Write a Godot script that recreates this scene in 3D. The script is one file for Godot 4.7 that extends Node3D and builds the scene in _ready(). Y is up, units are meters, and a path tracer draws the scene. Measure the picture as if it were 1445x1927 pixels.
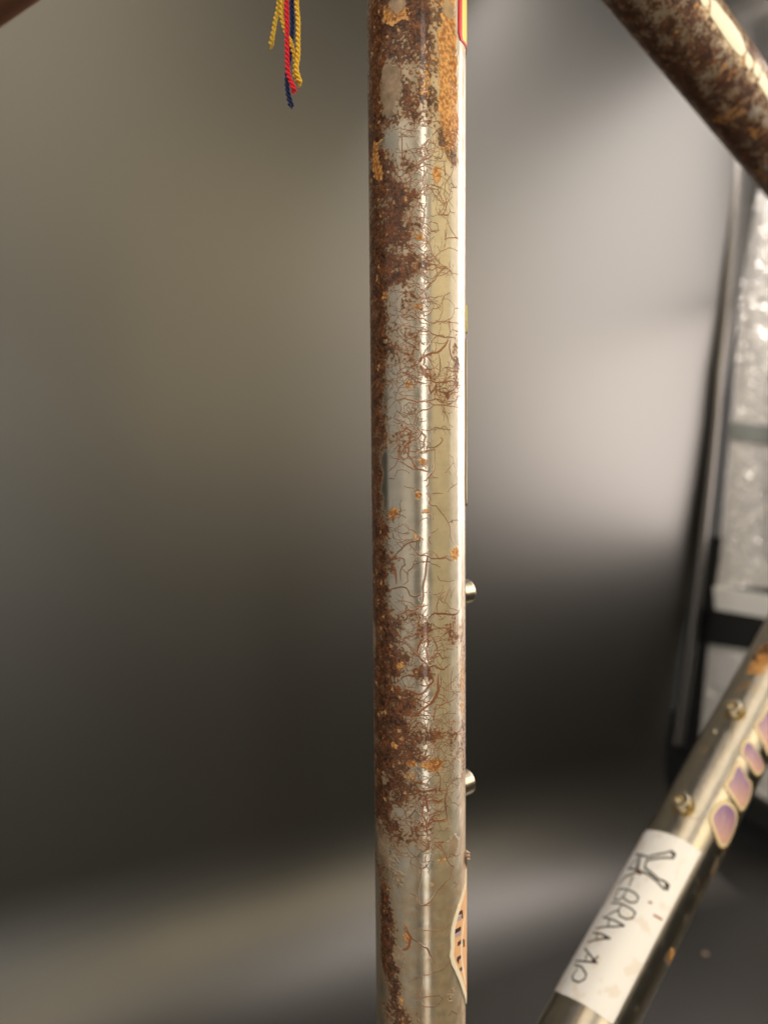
extends Node3D
# Close-up of a rusted bicycle frame in a photo tent. Units are metres; the camera is the origin and looks along -z, 4 degrees down.

const FOCAL := 1392.0            # focal length in pixels of the 1445 x 1927 photograph
const FLOOR_Y := -0.445
const SHEET_TURN := 28.0         # how far the backdrop is turned away on its right side
const FRAME_TURN := 40.0         # the same for the plane of the bicycle frame
const WALL_TURN := 40.0

var cam_basis := Basis(Vector3.RIGHT, deg_to_rad(-4.0))
var rng := RandomNumberGenerator.new()
var taken := {}

# ---------------------------------------------------------------- helpers

func srgb(r: float, g: float, b: float) -> Color:
	return Color(r, g, b).linear_to_srgb()

func ray(px: float, py: float) -> Vector3:
	return cam_basis * Vector3((px - 722.5) / FOCAL, -(py - 963.5) / FOCAL, -1.0)

func on_plane(px: float, py: float, at: Vector3, normal: Vector3) -> Vector3:
	var d := ray(px, py)
	return d * (at.dot(normal) / d.dot(normal))

func numbered(called: String) -> String:
	var n: int = taken.get(called, 0)
	taken[called] = n + 1
	return called if n == 0 else "%s_%03d" % [called, n]

func thing(called: String, label: String, category: String, at := Vector3.ZERO, group := "") -> Node3D:
	var o := Node3D.new()
	o.name = numbered(called)
	add_child(o)
	o.position = at
	tag(o, label, category, group)
	return o

func tag(o: Node, label: String, category := "", group := "", kind := "") -> void:
	if label: o.set_meta("label", label)
	if category: o.set_meta("category", category)
	if group: o.set_meta("group", group)
	if kind: o.set_meta("kind", kind)

# one named mesh; its vertices are in world places, so a part of a moved thing is moved back
func obj(called: String, mesh: Mesh, material: Material, parent: Node3D, label := "") -> MeshInstance3D:
	var o := MeshInstance3D.new()
	o.name = called
	o.mesh = mesh
	o.material_override = material
	parent.add_child(o, true)
	if parent != self and not (parent is MeshInstance3D):
		o.position = -parent.position
	if label: o.set_meta("label", label)
	return o

class Build:
	var v := PackedVector3Array()
	var n := PackedVector3Array()
	var uv := PackedVector2Array()
	var f := PackedInt32Array()
	func add(p: Vector3, nn: Vector3, t := Vector2.ZERO) -> int:
		v.append(p); n.append(nn); uv.append(t)
		return v.size() - 1
	func tri(a: int, b: int, c: int) -> void:
		# front faces run clockwise: the corner order follows the normals
		var g := (v[b] - v[a]).cross(v[c] - v[a])
		if g.dot(n[a] + n[b] + n[c]) > 0.0:
			f.append_array([a, c, b])
		else:
			f.append_array([a, b, c])
	func quad(a: int, b: int, c: int, d: int) -> void:
		tri(a, b, c); tri(a, c, d)
	func flat(pts: Array, nn: Vector3) -> void:
		var ids := []
		for p in pts: ids.append(add(p, nn))
		for k in range(1, ids.size() - 1): tri(ids[0], ids[k], ids[k + 1])
	func mesh() -> ArrayMesh:
		var a := []
		a.resize(Mesh.ARRAY_MAX)
		a[Mesh.ARRAY_VERTEX] = v; a[Mesh.ARRAY_NORMAL] = n; a[Mesh.ARRAY_TEX_UV] = uv; a[Mesh.ARRAY_INDEX] = f
		var m := ArrayMesh.new()
		m.add_surface_from_arrays(Mesh.PRIMITIVE_TRIANGLES, a)
		return m

# a straight tube of the frame: axis from p0 to p1, angle 0 faces the camera, h runs from p0 in metres
class Pipe:
	var p0: Vector3
	var a: Vector3
	var front: Vector3
	var side: Vector3
	var r := 0.0
	var length := 0.0
	var h0 := 0.0          # h at the top of the texture
	var tall := 1.0        # metres of tube that the texture covers
	func _init(from: Vector3, to: Vector3, radius: float):
		p0 = from; a = (to - from).normalized(); length = from.distance_to(to); r = radius
		var mid := (from + to) / 2.0
		front = (-mid - a * (-mid).dot(a)).normalized()
		side = front.cross(a).normalized()
		if side.x < 0.0: side = -side
	func point(phi: float, h: float, out := 0.0) -> Vector3:
		return p0 + a * h + (front * cos(phi) + side * sin(phi)) * (r + out)
	func normal(phi: float) -> Vector3:
		return front * cos(phi) + side * sin(phi)
	# where a sight line meets the tube: (angle, h); past the edge it takes the edge
	func hit(d: Vector3) -> Vector2:
		var q := d - a * d.dot(a)
		var w := -p0 + a * p0.dot(a)
		var A := q.dot(q)
		var B := 2.0 * q.dot(w)
		var C := w.dot(w) - r * r
		var disc := maxf(B * B - 4.0 * A * C, 0.0)
		var t := (-B - sqrt(disc)) / (2.0 * A)
		var p := d * t - p0
		return Vector2(atan2(p.dot(side), p.dot(front)), p.dot(a))
	func to_uv(ph: Vector2) -> Vector2:
		return Vector2(ph.x / TAU + 0.5, (ph.y - h0) / tall)

func pipe_mesh(t: Pipe, rough := 0.0) -> ArrayMesh:
	var b := Build.new()
	var around := 128
	var rows := 2
	for j in rows + 1:
		var h := t.length * j / rows
		for i in around + 1:
			var phi := -PI + TAU * i / around
			b.add(t.point(phi, h), t.normal(phi), t.to_uv(Vector2(phi, h)))
	for j in rows:
		for i in around:
			var k := j * (around + 1) + i
			b.quad(k, k + 1, k + around + 2, k + around + 1)
	for e in [[0.0, -1.0], [t.length, 1.0]]:
		var c := b.add(t.p0 + t.a * e[0], t.a * e[1])
		var first := b.v.size()
		for i in around + 1:
			b.add(t.point(-PI + TAU * i / around, e[0]), t.a * e[1])
		for i in around: b.tri(c, first + i, first + i + 1)
	return b.mesh()

# a thin sheet laid on a tube: outline in (angle, h), sliced so that it bends; uv over the outline's bounds
func patch(t: Pipe, outline: PackedVector2Array, lift: float, bounds := Rect2()) -> ArrayMesh:
	var b := Build.new()
	var box := Rect2(outline[0], Vector2.ZERO)
	for p in outline: box = box.expand(p)
	var whole := bounds if bounds.has_area() else box
	var steps := maxi(1, ceili(box.size.x / deg_to_rad(5.0)))
	for k in steps:
		var x0 := box.position.x + box.size.x * k / steps
		var x1 := box.position.x + box.size.x * (k + 1) / steps
		var strip := PackedVector2Array([Vector2(x0, box.position.y - 1), Vector2(x1, box.position.y - 1), Vector2(x1, box.end.y + 1), Vector2(x0, box.end.y + 1)])
		for poly in Geometry2D.intersect_polygons(outline, strip):
			var ids := []
			for p in poly:
				ids.append(b.add(t.point(p.x, p.y, lift), t.normal(p.x), (p - whole.position) / whole.size))
			var tris := Geometry2D.triangulate_polygon(poly)
			for i in range(0, tris.size(), 3): b.tri(ids[tris[i]], ids[tris[i + 1]], ids[tris[i + 2]])
	var n := outline.size()
	for k in n:                                     # the edge of the sheet
		var p := outline[k]
		var q := outline[(k + 1) % n]
		var m := (p + q) / 2.0
		var along := t.point(q.x, q.y) - t.point(p.x, p.y)
		if along.length() < 1e-6: continue
		var nn := along.cross(t.normal(m.x)).normalized()
		var c := box.get_center()
		if nn.dot(t.point(m.x, m.y) - t.point(c.x, c.y)) < 0.0: nn = -nn
		var u := (m - whole.position) / whole.size
		b.quad(b.add(t.point(p.x, p.y, lift), nn, u), b.add(t.point(q.x, q.y, lift), nn, u), b.add(t.point(q.x, q.y, -0.0001), nn, u), b.add(t.point(p.x, p.y, -0.0001), nn, u))
	return b.mesh()

func outline_on(t: Pipe, pts: Array) -> PackedVector2Array:
	var o := PackedVector2Array()
	for k in range(0, pts.size(), 2):
		o.append(t.hit(ray(pts[k], pts[k + 1])))
	return o

func smooth_outline(o: PackedVector2Array, n := 4) -> PackedVector2Array:
	var r := PackedVector2Array()
	var m := o.size()
	for k in m:
		for j in n:
			r.append(o[k].cubic_interpolate(o[(k + 1) % m], o[(k + m - 1) % m], o[(k + 2) % m], float(j) / n))
	return r

# a slab with the given outline (pixels) on a plane, its thickness going away from the camera
func slab(pts: Array, at: Vector3, normal: Vector3, thick: float, lift := 0.0) -> ArrayMesh:
	var b := Build.new()
	var nn := normal if normal.z > 0 else -normal
	var front := []
	for k in range(0, pts.size(), 2):
		front.append(on_plane(pts[k], pts[k + 1], at + nn * lift, nn))
	var x_axis := Vector3.UP.cross(nn).normalized()
	var flat2 := PackedVector2Array()
	for p in front: flat2.append(Vector2(x_axis.dot(p), p.y))
	var tris := Geometry2D.triangulate_polygon(flat2)
	for back in 2:
		var first := b.v.size()
		for k in front.size(): b.add(front[k] - nn * thick * back, nn if back == 0 else -nn, flat2[k])
		for i in range(0, tris.size(), 3): b.tri(first + tris[i], first + tris[i + 1], first + tris[i + 2])
	var mid := Vector3.ZERO
	for p in front: mid += p / front.size()
	for k in front.size():
		var p: Vector3 = front[k]
		var q: Vector3 = front[(k + 1) % front.size()]
		var s := (q - p).cross(nn).normalized()
		if s.dot((p + q) / 2.0 - mid) < 0: s = -s
		b.flat([p, q, q - nn * thick, p - nn * thick], s)
	return b.mesh()

func sweep(path: PackedVector3Array, radius: float, sides := 10, b: Build = null, taper := false) -> Build:
	if b == null: b = Build.new()
	var first := b.v.size()
	var up := Vector3(0.31, 0.12, 0.94)
	for j in path.size():
		var d := (path[mini(j + 1, path.size() - 1)] - path[maxi(j - 1, 0)]).normalized()
		up = (up - d * up.dot(d)).normalized()
		var s := d.cross(up)
		var r := radius * (1.0 - 0.85 * float(j) / path.size() if taper else 1.0)
		for i in sides + 1:
			var w := TAU * i / sides
			var nn := up * cos(w) + s * sin(w)
			b.add(path[j] + nn * r, nn, Vector2(float(i) / sides, j * 0.25))
	for j in path.size() - 1:
		for i in sides:
			var k := first + j * (sides + 1) + i
			b.quad(k, k + 1, k + sides + 2, k + sides + 1)
	for e in [0, path.size() - 1]:
		var d := (path[mini(e + 1, path.size() - 1)] - path[maxi(e - 1, 0)]).normalized() * (-1.0 if e == 0 else 1.0)
		var c := b.add(path[e], d)
		for i in sides:
			b.tri(c, b.add(b.v[first + e * (sides + 1) + i], d), b.add(b.v[first + e * (sides + 1) + i + 1], d))
	return b

func box_mesh(at: Transform3D, size: Vector3) -> ArrayMesh:
	var b := Build.new()
	for ax in 3:
		for s in [-1.0, 1.0]:
			var n := Vector3.ZERO
			n[ax] = s
			var u := Vector3.ZERO
			u[(ax + 1) % 3] = size[(ax + 1) % 3] / 2
			var w := Vector3.ZERO
			w[(ax + 2) % 3] = size[(ax + 2) % 3] / 2
			var c := n * size[ax] / 2
			var pts := []
			for q in [c - u - w, c + u - w, c + u + w, c - u + w]: pts.append(at * q)
			b.flat(pts, at.basis * n)
	return b.mesh()

# a lamp: dark housing, glowing diffuser and an area light of the same size just in front of it
func lamp(label: String, at: Vector3, to: Vector3, w: float, h: float, radiance: float, tint: Color, flap := 0.0) -> void:
	var up := Vector3.UP if absf((to - at).normalized().y) < 0.9 else Vector3.FORWARD
	var x := Transform3D(Basis.looking_at(to - at, up), at)
	var t := thing("led_panel_lamp", label, "lamp", at)
	var dark := StandardMaterial3D.new()
	dark.albedo_color = srgb(0.55, 0.55, 0.54)
	dark.roughness = 0.6
	obj("lamp_housing", box_mesh(x.translated_local(Vector3(0, 0, 0.018)), Vector3(w + 0.012, h + 0.012, 0.03)), dark, t)
	var glow := StandardMaterial3D.new()
	glow.albedo_color = srgb(0.7, 0.7, 0.7)
	glow.emission_enabled = true
	glow.emission = tint
	glow.emission_energy_multiplier = minf(radiance, 1.0)
	obj("lamp_diffuser", box_mesh(x, Vector3(w, h, 0.004)), glow, t)
	if flap > 0.0:              # an added, unseen black flap along the lower edge keeps light off the floor
		var matt := StandardMaterial3D.new()
		matt.albedo_color = srgb(0.01, 0.01, 0.01)
		matt.roughness = 0.9
		obj("added_flap", box_mesh(x.translated_local(Vector3(-0.045, -h / 2 - 0.008, -flap / 2)), Vector3(w - 0.085, 0.003, flap)), matt, t)
	var l := AreaLight3D.new()
	l.name = "lamp_light"
	l.area_size = Vector2(w, h)
	l.area_normalize_energy = true
	l.light_color = tint
	l.light_energy = radiance * w * h / PI
	l.shadow_enabled = true
	l.area_range = 6.0
	t.add_child(l)
	l.transform = Transform3D(x.basis, x.basis * Vector3(0, 0, -0.004))

# ---------------------------------------------------------------- painted metal

# density of rust as soft ellipses, drawn small and enlarged; r dark rust, g orange rust, b lifted lacquer
func density(blobs: Array, w: int, h: int) -> PackedByteArray:
	var sw := w / 8
	var sh := h / 8
	var acc := PackedFloat32Array()
	acc.resize(sw * sh * 3)
	for q in blobs:
		var cu: float = q[0] * sw
		var cv: float = q[1] * sh
		var ru: float = maxf(q[2] * sw, 0.6)
		var rv: float = maxf(q[3] * sh, 0.6)
		var kind: int = q[4]
		var most: float = q[5]
		for y in range(maxi(0, int(cv - rv * 1.5)), mini(sh, int(cv + rv * 1.5) + 2)):
			for x in range(maxi(0, int(cu - ru * 1.5)), mini(sw, int(cu + ru * 1.5) + 2)):
				var e := sqrt(pow((x + 0.5 - cu) / ru, 2) + pow((y + 0.5 - cv) / rv, 2))
				var d := most * (1.0 - smoothstep(0.35, 1.5, e))
				var k := (y * sw + x) * 3 + kind
				acc[k] = maxf(acc[k], d) + 0.25 * minf(acc[k], d)
	var bytes := PackedByteArray()
	bytes.resize(sw * sh * 3)
	for k in acc.size(): bytes[k] = int(clampf(acc[k], 0, 1) * 255)
	var im := Image.create_from_data(sw, sh, false, Image.FORMAT_RGB8, bytes)
	im.resize(w, h, Image.INTERPOLATE_CUBIC)
	return im.get_data()

func noise_bytes(w: int, h: int, sd: int, freq: float, octaves: int, kind := FastNoiseLite.TYPE_SIMPLEX_SMOOTH, stretch := 1.0) -> PackedByteArray:
	var n := FastNoiseLite.new()
	n.seed = sd
	n.noise_type = kind
	n.frequency = freq
	n.fractal_octaves = octaves
	n.fractal_type = FastNoiseLite.FRACTAL_FBM if octaves > 1 else FastNoiseLite.FRACTAL_NONE
	if kind == FastNoiseLite.TYPE_CELLULAR:
		n.cellular_return_type = FastNoiseLite.RETURN_CELL_VALUE
	var im := n.get_image(int(w / stretch), h)
	if stretch > 1.01: im.resize(w, h, Image.INTERPOLATE_CUBIC)
	im.convert(Image.FORMAT_L8)
	return im.get_data()

class Strokes:
	var w: int
	var h: int
	var amount := PackedByteArray()
	var tone := PackedByteArray()
	func _init(ww: int, hh: int):
		w = ww; h = hh
		amount.resize(w * h); tone.resize(w * h)
	func dot(c: Vector2, rx: float, ry: float, strength: float, shade: int) -> void:
		for y in range(maxi(0, int(c.y - ry - 1)), mini(h, int(c.y + ry + 2))):
			for x in range(int(c.x - rx - 1), int(c.x + rx + 2)):
				var e := sqrt(pow((x + 0.5 - c.x) / rx, 2) + pow((y + 0.5 - c.y) / ry, 2))
				var s := int(255.0 * strength * clampf((1.35 - e) / 0.7, 0, 1))
				var k := y * w + posmod(x, w)
				if s > amount[k]:
					amount[k] = s
					tone[k] = shade
	# a wiry line through the points; wide in pixels across, at each end thinner
	func line(pts: PackedVector2Array, rx: float, ry: float, strength: float, shade: int, r: RandomNumberGenerator, wiggle: float) -> void:
		for k in pts.size() - 1:
			var p := pts[k]
			var q := pts[k + 1]
			var n := maxi(1, int(p.distance_to(q) / 0.8))
			var bend := Vector2(q.y - p.y, p.x - q.x) * r.randf_range(-0.12, 0.12)
			var thick := r.randf_range(0.65, 1.15)
			var drift := Vector2.ZERO
			for j in n:
				var t := float(j) / n
				drift = drift * 0.9 + Vector2(r.randf_range(-1, 1), r.randf_range(-1, 1)) * wiggle
				var fade := 1.0
				if k == 0: fade = minf(1.0, 0.45 + t)
				if k == pts.size() - 2: fade = minf(fade, 0.4 + (1.0 - t))
				dot(p.lerp(q, t) + bend * 4.0 * t * (1.0 - t) + drift, maxf(rx * thick * fade, 0.55), maxf(ry * thick * fade, 0.5), strength, shade)

# brushed, lacquered steel with rust under the lacquer
func rusty_metal(w: int, h: int, sd: int, blobs: Array, strokes: Strokes, coat := 0.55, brushed := 0.3, hazy_from := 2.0, dull_from := 2.0, squeeze := 1.0) -> StandardMaterial3D:
	var den := density(blobs, w, h)
	var n1 := noise_bytes(w, h, sd, 0.026, 4, FastNoiseLite.TYPE_SIMPLEX_SMOOTH, squeeze)
	var n2 := noise_bytes(w, h, sd + 1, 0.11, 4, FastNoiseLite.TYPE_SIMPLEX_SMOOTH, squeeze)
	var n3 := noise_bytes(w, h, sd + 2, 0.035, 3, FastNoiseLite.TYPE_SIMPLEX_SMOOTH, squeeze)
	var cell := noise_bytes(w, h, sd + 3, 0.15, 1, FastNoiseLite.TYPE_CELLULAR, squeeze)
	var brush := noise_bytes(w, h, sd + 4, 0.45, 2, FastNoiseLite.TYPE_VALUE, 16)
	var color := PackedByteArray()
	color.resize(w * h * 3)
	var orm := PackedByteArray()
	orm.resize(w * h * 3)
	var high := PackedByteArray()
	high.resize(w * h)
	for i in w * h:
		var a := n1[i] / 255.0
		var b := n2[i] / 255.0
		var c := n3[i] / 255.0
		var e := cell[i] / 255.0
		var br := brush[i] / 255.0
		var j := i * 3
		var dd := den[j] / 255.0
		var oo := den[j + 1] / 255.0
		var tt := den[j + 2] / 255.0
		# bare metal
		var smudge := (a - 0.5) * 16.0 + (c - 0.5) * 14.0
		var r := 196.0 + (br - 0.5) * 20.0 * brushed + smudge
		var g := 189.0 + (br - 0.5) * 20.0 * brushed + smudge
		var bl := 174.0 + (br - 0.5) * 20.0 * brushed + smudge
		var metal := 1.0
		var rough := 0.40 + (br - 0.5) * 0.14 * brushed + (c - 0.5) * 0.10
		var ht := 0.30 + (a - 0.5) * 0.08 + (br - 0.5) * 0.012 * brushed
		# a film of tea-coloured stain round the rust; right side coloured dull to hold down its highlight
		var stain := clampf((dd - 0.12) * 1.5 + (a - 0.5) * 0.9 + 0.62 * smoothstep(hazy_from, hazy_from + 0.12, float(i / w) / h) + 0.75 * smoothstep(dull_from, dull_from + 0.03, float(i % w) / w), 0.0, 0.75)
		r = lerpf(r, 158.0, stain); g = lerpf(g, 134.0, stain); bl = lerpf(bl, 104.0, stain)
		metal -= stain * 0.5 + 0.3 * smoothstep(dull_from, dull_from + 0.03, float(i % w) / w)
		# dark rust
		var cov := clampf((dd + (a - 0.5) * 0.95 + (b - 0.5) * 1.2 - 0.42) * 3.5, 0.0, 1.0) if dd > 0.02 else 0.0
		if cov > 0.0:
			var k := clampf(0.5 + (b - 0.5) * 1.5 + (e - 0.5) * 0.45 + (c - 0.5) * 0.9, 0.0, 1.0)
			var rr := lerpf(50.0, 118.0, k)
			var gg := lerpf(31.0, 75.0, k)
			var bb := lerpf(20.0, 46.0, k)
			if e > 0.93 and c > 0.57:
				rr = 176.0; gg = 142.0; bb = 98.0
			elif c > 0.66:
				var q := (c - 0.66) * 2.6
				rr = lerpf(rr, 126.0, q); gg = lerpf(gg, 72.0, q); bb = lerpf(bb, 36.0, q)
			r = lerpf(r, rr, cov); g = lerpf(g, gg, cov); bl = lerpf(bl, bb, cov)
			metal = lerpf(metal, 0.0, cov)
			rough = lerpf(rough, 0.55, cov)
			ht = lerpf(ht, 0.42 + (b - 0.5) * 0.5 + (e - 0.5) * 0.22, cov)
		# orange rust
		var co := clampf((oo + (c - 0.5) * 0.8 + (b - 0.5) * 0.8 - 0.45) * 4.0, 0.0, 1.0) if oo > 0.02 else 0.0
		if co > 0.0:
			var k := clampf(0.55 + (b - 0.5) * 2.2 + (a - 0.5) * 1.2, 0.0, 1.0)
			r = lerpf(r, lerpf(146.0, 212.0, k), co); g = lerpf(g, lerpf(94.0, 158.0, k), co); bl = lerpf(bl, lerpf(46.0, 92.0, k), co)
			metal = lerpf(metal, 0.0, co)
			rough = lerpf(rough, 0.6, co)
			ht = lerpf(ht, 0.5 + (b - 0.5) * 0.4, co)
		# lifted lacquer, grey and tan
		var ct := clampf((tt + (a - 0.5) * 0.6 + (b - 0.5) * 0.4 - 0.45) * 8.0, 0.0, 1.0) if tt > 0.02 else 0.0
		if ct > 0.0:
			r = lerpf(r, 152.0 + (c - 0.5) * 50.0, ct * 0.85); g = lerpf(g, 132.0 + (c - 0.5) * 46.0, ct * 0.85); bl = lerpf(bl, 108.0 + (c - 0.5) * 40.0, ct * 0.85)
			metal = lerpf(metal, 0.15, ct)
			rough = lerpf(rough, 0.42, ct)
			ht = lerpf(ht, 0.66 + (a - 0.5) * 0.2, ct)
		# the wiry lines
		var s := strokes.amount[i] / 255.0
		if s > 0.0:
			var t := strokes.tone[i] / 255.0
			s *= 0.92
			r = lerpf(r, lerpf(76.0, 158.0, t), s); g = lerpf(g, lerpf(40.0, 90.0, t), s); bl = lerpf(bl, lerpf(22.0, 46.0, t), s)
			metal = lerpf(metal, 0.0, s)
			rough = lerpf(rough, 0.5, s)
			ht = lerpf(ht, 0.42, s)
			if strokes.tone[i] == 255:
				r = lerpf(r, 214.0, s); g = lerpf(g, 206.0, s); bl = lerpf(bl, 190.0, s)
		color[j] = int(clampf(r, 0, 255)); color[j + 1] = int(clampf(g, 0, 255)); color[j + 2] = int(clampf(bl, 0, 255))
		orm[j + 1] = int(clampf(rough, 0.05, 1) * 255); orm[j + 2] = int(clampf(metal, 0, 1) * 255)
		high[i] = int(clampf(ht, 0, 1) * 255)
	var m := StandardMaterial3D.new()
	m.albedo_texture = ImageTexture.create_from_image(Image.create_from_data(w, h, false, Image.FORMAT_RGB8, color))
	var surface := ImageTexture.create_from_image(Image.create_from_data(w, h, false, Image.FORMAT_RGB8, orm))
	m.roughness = 1.0
	m.roughness_texture = surface
	m.roughness_texture_channel = BaseMaterial3D.TEXTURE_CHANNEL_GREEN
	m.metallic = 1.0
	m.metallic_texture = surface
	m.metallic_texture_channel = BaseMaterial3D.TEXTURE_CHANNEL_BLUE
	m.anisotropy_enabled = true
	m.anisotropy = -1.0                      # brushed round the tube: highlights spread along it
	m.heightmap_enabled = true
	m.heightmap_texture = ImageTexture.create_from_image(Image.create_from_data(w, h, false, Image.FORMAT_L8, high))
	m.heightmap_scale = 0.04
	m.clearcoat_enabled = true
	m.clearcoat = coat
	m.clearcoat_roughness = 0.06
	return m

func blobs_on(t: Pipe, list: Array, kind: int, out: Array) -> void:
	for q in list:
		var c := t.to_uv(t.hit(ray(q[0], q[1])))
		var l := t.to_uv(t.hit(ray(q[0] - q[2], q[1])))
		var r := t.to_uv(t.hit(ray(q[0] + q[2], q[1])))
		var up := t.to_uv(t.hit(ray(q[0], q[1] - q[3])))
		var lo := t.to_uv(t.hit(ray(q[0], q[1] + q[3])))
		out.append([(l.x + r.x) / 2, c.y, absf(r.x - l.x) / 2, absf(lo.y - up.y) / 2, kind, q[4] if q.size() > 4 else 1.0])

# lines traced on the photograph: first the width, then x, y from the corner of the section
func traced(t: Pipe, s: Strokes, top: float, list: Array) -> void:
	for q in list:
		var pts := PackedVector2Array()
		for k in range(1, q.size(), 2):
			pts.append(t.to_uv(t.hit(ray(640.0 + q[k] / 4.817, top + q[k + 1] / 4.817))) * Vector2(s.w, s.h))
		var wide: float = q[0]
		s.line(pts, wide * 0.36, wide * 0.24, clampf(0.72 + wide * 0.05, 0, 1), 60 + rng.randi() % 130, rng, 0.30)

func wander(s: Strokes, at: Vector2, heading: float, steps: int, step: float, wide: float, depth := 0) -> void:
	var pts := PackedVector2Array([at])
	var p := at
	var curl := rng.randf_range(-0.45, 0.45)
	for k in steps:
		heading += curl + rng.randf_range(-0.35, 0.35)
		if rng.randf() < 0.14:
			heading += rng.randf_range(-1.7, 1.7)
			curl = rng.randf_range(-0.45, 0.45)
		p += Vector2(cos(heading) * 1.6, sin(heading)) * step * rng.randf_range(0.5, 1.5)
		pts.append(p)
		if depth < 2 and rng.randf() < 0.2:
			wander(s, p, heading + rng.randf_range(-1.4, 1.4), steps / 2, step, wide * 0.8, depth + 1)
	s.line(pts, wide * 0.36, wide * 0.24, rng.randf_range(0.75, 1.0), 20 + rng.randi() % 170, rng, 0.35)

# ---------------------------------------------------------------- the scene

func _ready() -> void:
	rng.seed = 20
	# camera
	var camera := Camera3D.new()
	camera.name = "camera"
	add_child(camera)
	camera.basis = cam_basis
	var eye := CameraAttributesPhysical.new()
	eye.frustum_focal_length = 12.0 / (963.5 / FOCAL)
	eye.frustum_near = 0.02
	eye.frustum_far = 30.0
	eye.frustum_focus_distance = 0.214
	eye.exposure_aperture = eye.frustum_focal_length / 3.8       # an opening 3.8 mm wide
	camera.attributes = eye
	camera.current = true
	# surroundings: a dim room
	var env := Environment.new()
	env.background_mode = Environment.BG_COLOR
	env.background_color = srgb(0.035, 0.034, 0.032)
	env.tonemap_mode = Environment.TONE_MAPPER_LINEAR
	env.tonemap_exposure = 1.0
	env.sdfgi_enabled = true
	env.ssao_enabled = true
	env.ssil_enabled = true
	var world := WorldEnvironment.new()
	world.name = "world"
	world.environment = env
	add_child(world)
	# lamps
	lamp("tall cool white lamp panel behind the camera", Vector3(0.2, 0.1, 0.68), Vector3(0, 0.0, -0.225), 0.15, 1.0, 4.5, Color(1, 0.98, 0.95))
	lamp("warm lamp panel standing to the right of the bicycle frame", Vector3(0.62, 0.35, 0.2), Vector3(0, 0.27, -0.25), 0.7, 0.5, 1.75, Color(1, 0.89, 0.66))
	lamp("added pale warm fill lamp panel beside the open end of the silver wall", Vector3(0.83, 0.24, -0.26), Vector3(0.1, 0.2, -0.4), 0.36, 0.5, 1.7, Color(1, 0.93, 0.81))  # added, unseen: fills the dark gap between its neighbours in the tube reflections
	lamp("lower added white lamp panel for the glow of the silver tent wall, with a flap below", Vector3(0.586, 0.04, -0.653), Vector3(-0.18, 0.04, -0.01), 0.46, 0.28, 6.4, Color(1, 0.945, 0.92), 0.16)  # added, unseen: gives the backdrop the glow of the bright wall
	lamp("upper added white lamp panel for the glow of the silver tent wall, without a flap", Vector3(0.586, 0.345, -0.653), Vector3(-0.18, 0.345, -0.01), 0.46, 0.30, 4.2, Color(1, 0.96, 0.94))  # added, unseen: carries that glow higher up the backdrop
	lamp("warm lamp panel under the top of the tent", Vector3(-0.05, 0.8, 0.15), Vector3(0, -0.3, -0.45), 0.9, 0.6, 1.9, Color(1, 0.93, 0.82))
	lamp("added dim fill lamp panel to the left behind the camera", Vector3(-0.78, 0.15, 0.5), Vector3(0, 0.0, -0.225), 1.5, 1.1, 0.26, Color(1, 0.97, 0.93))  # added, unseen: broad fill for the left of the seat tube
	lamp("added narrow white lamp strip under the tent top to brighten the silver wall", Vector3(0.36, 0.52, -0.5), Vector3(0.62, 0.25, -0.74), 0.5, 0.07, 24.0, Color(1, 0.96, 0.93))  # added, unseen: lifts the brightness of the silver wall
	setting()
	bicycle()
	yarn()
	crumb()

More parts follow.
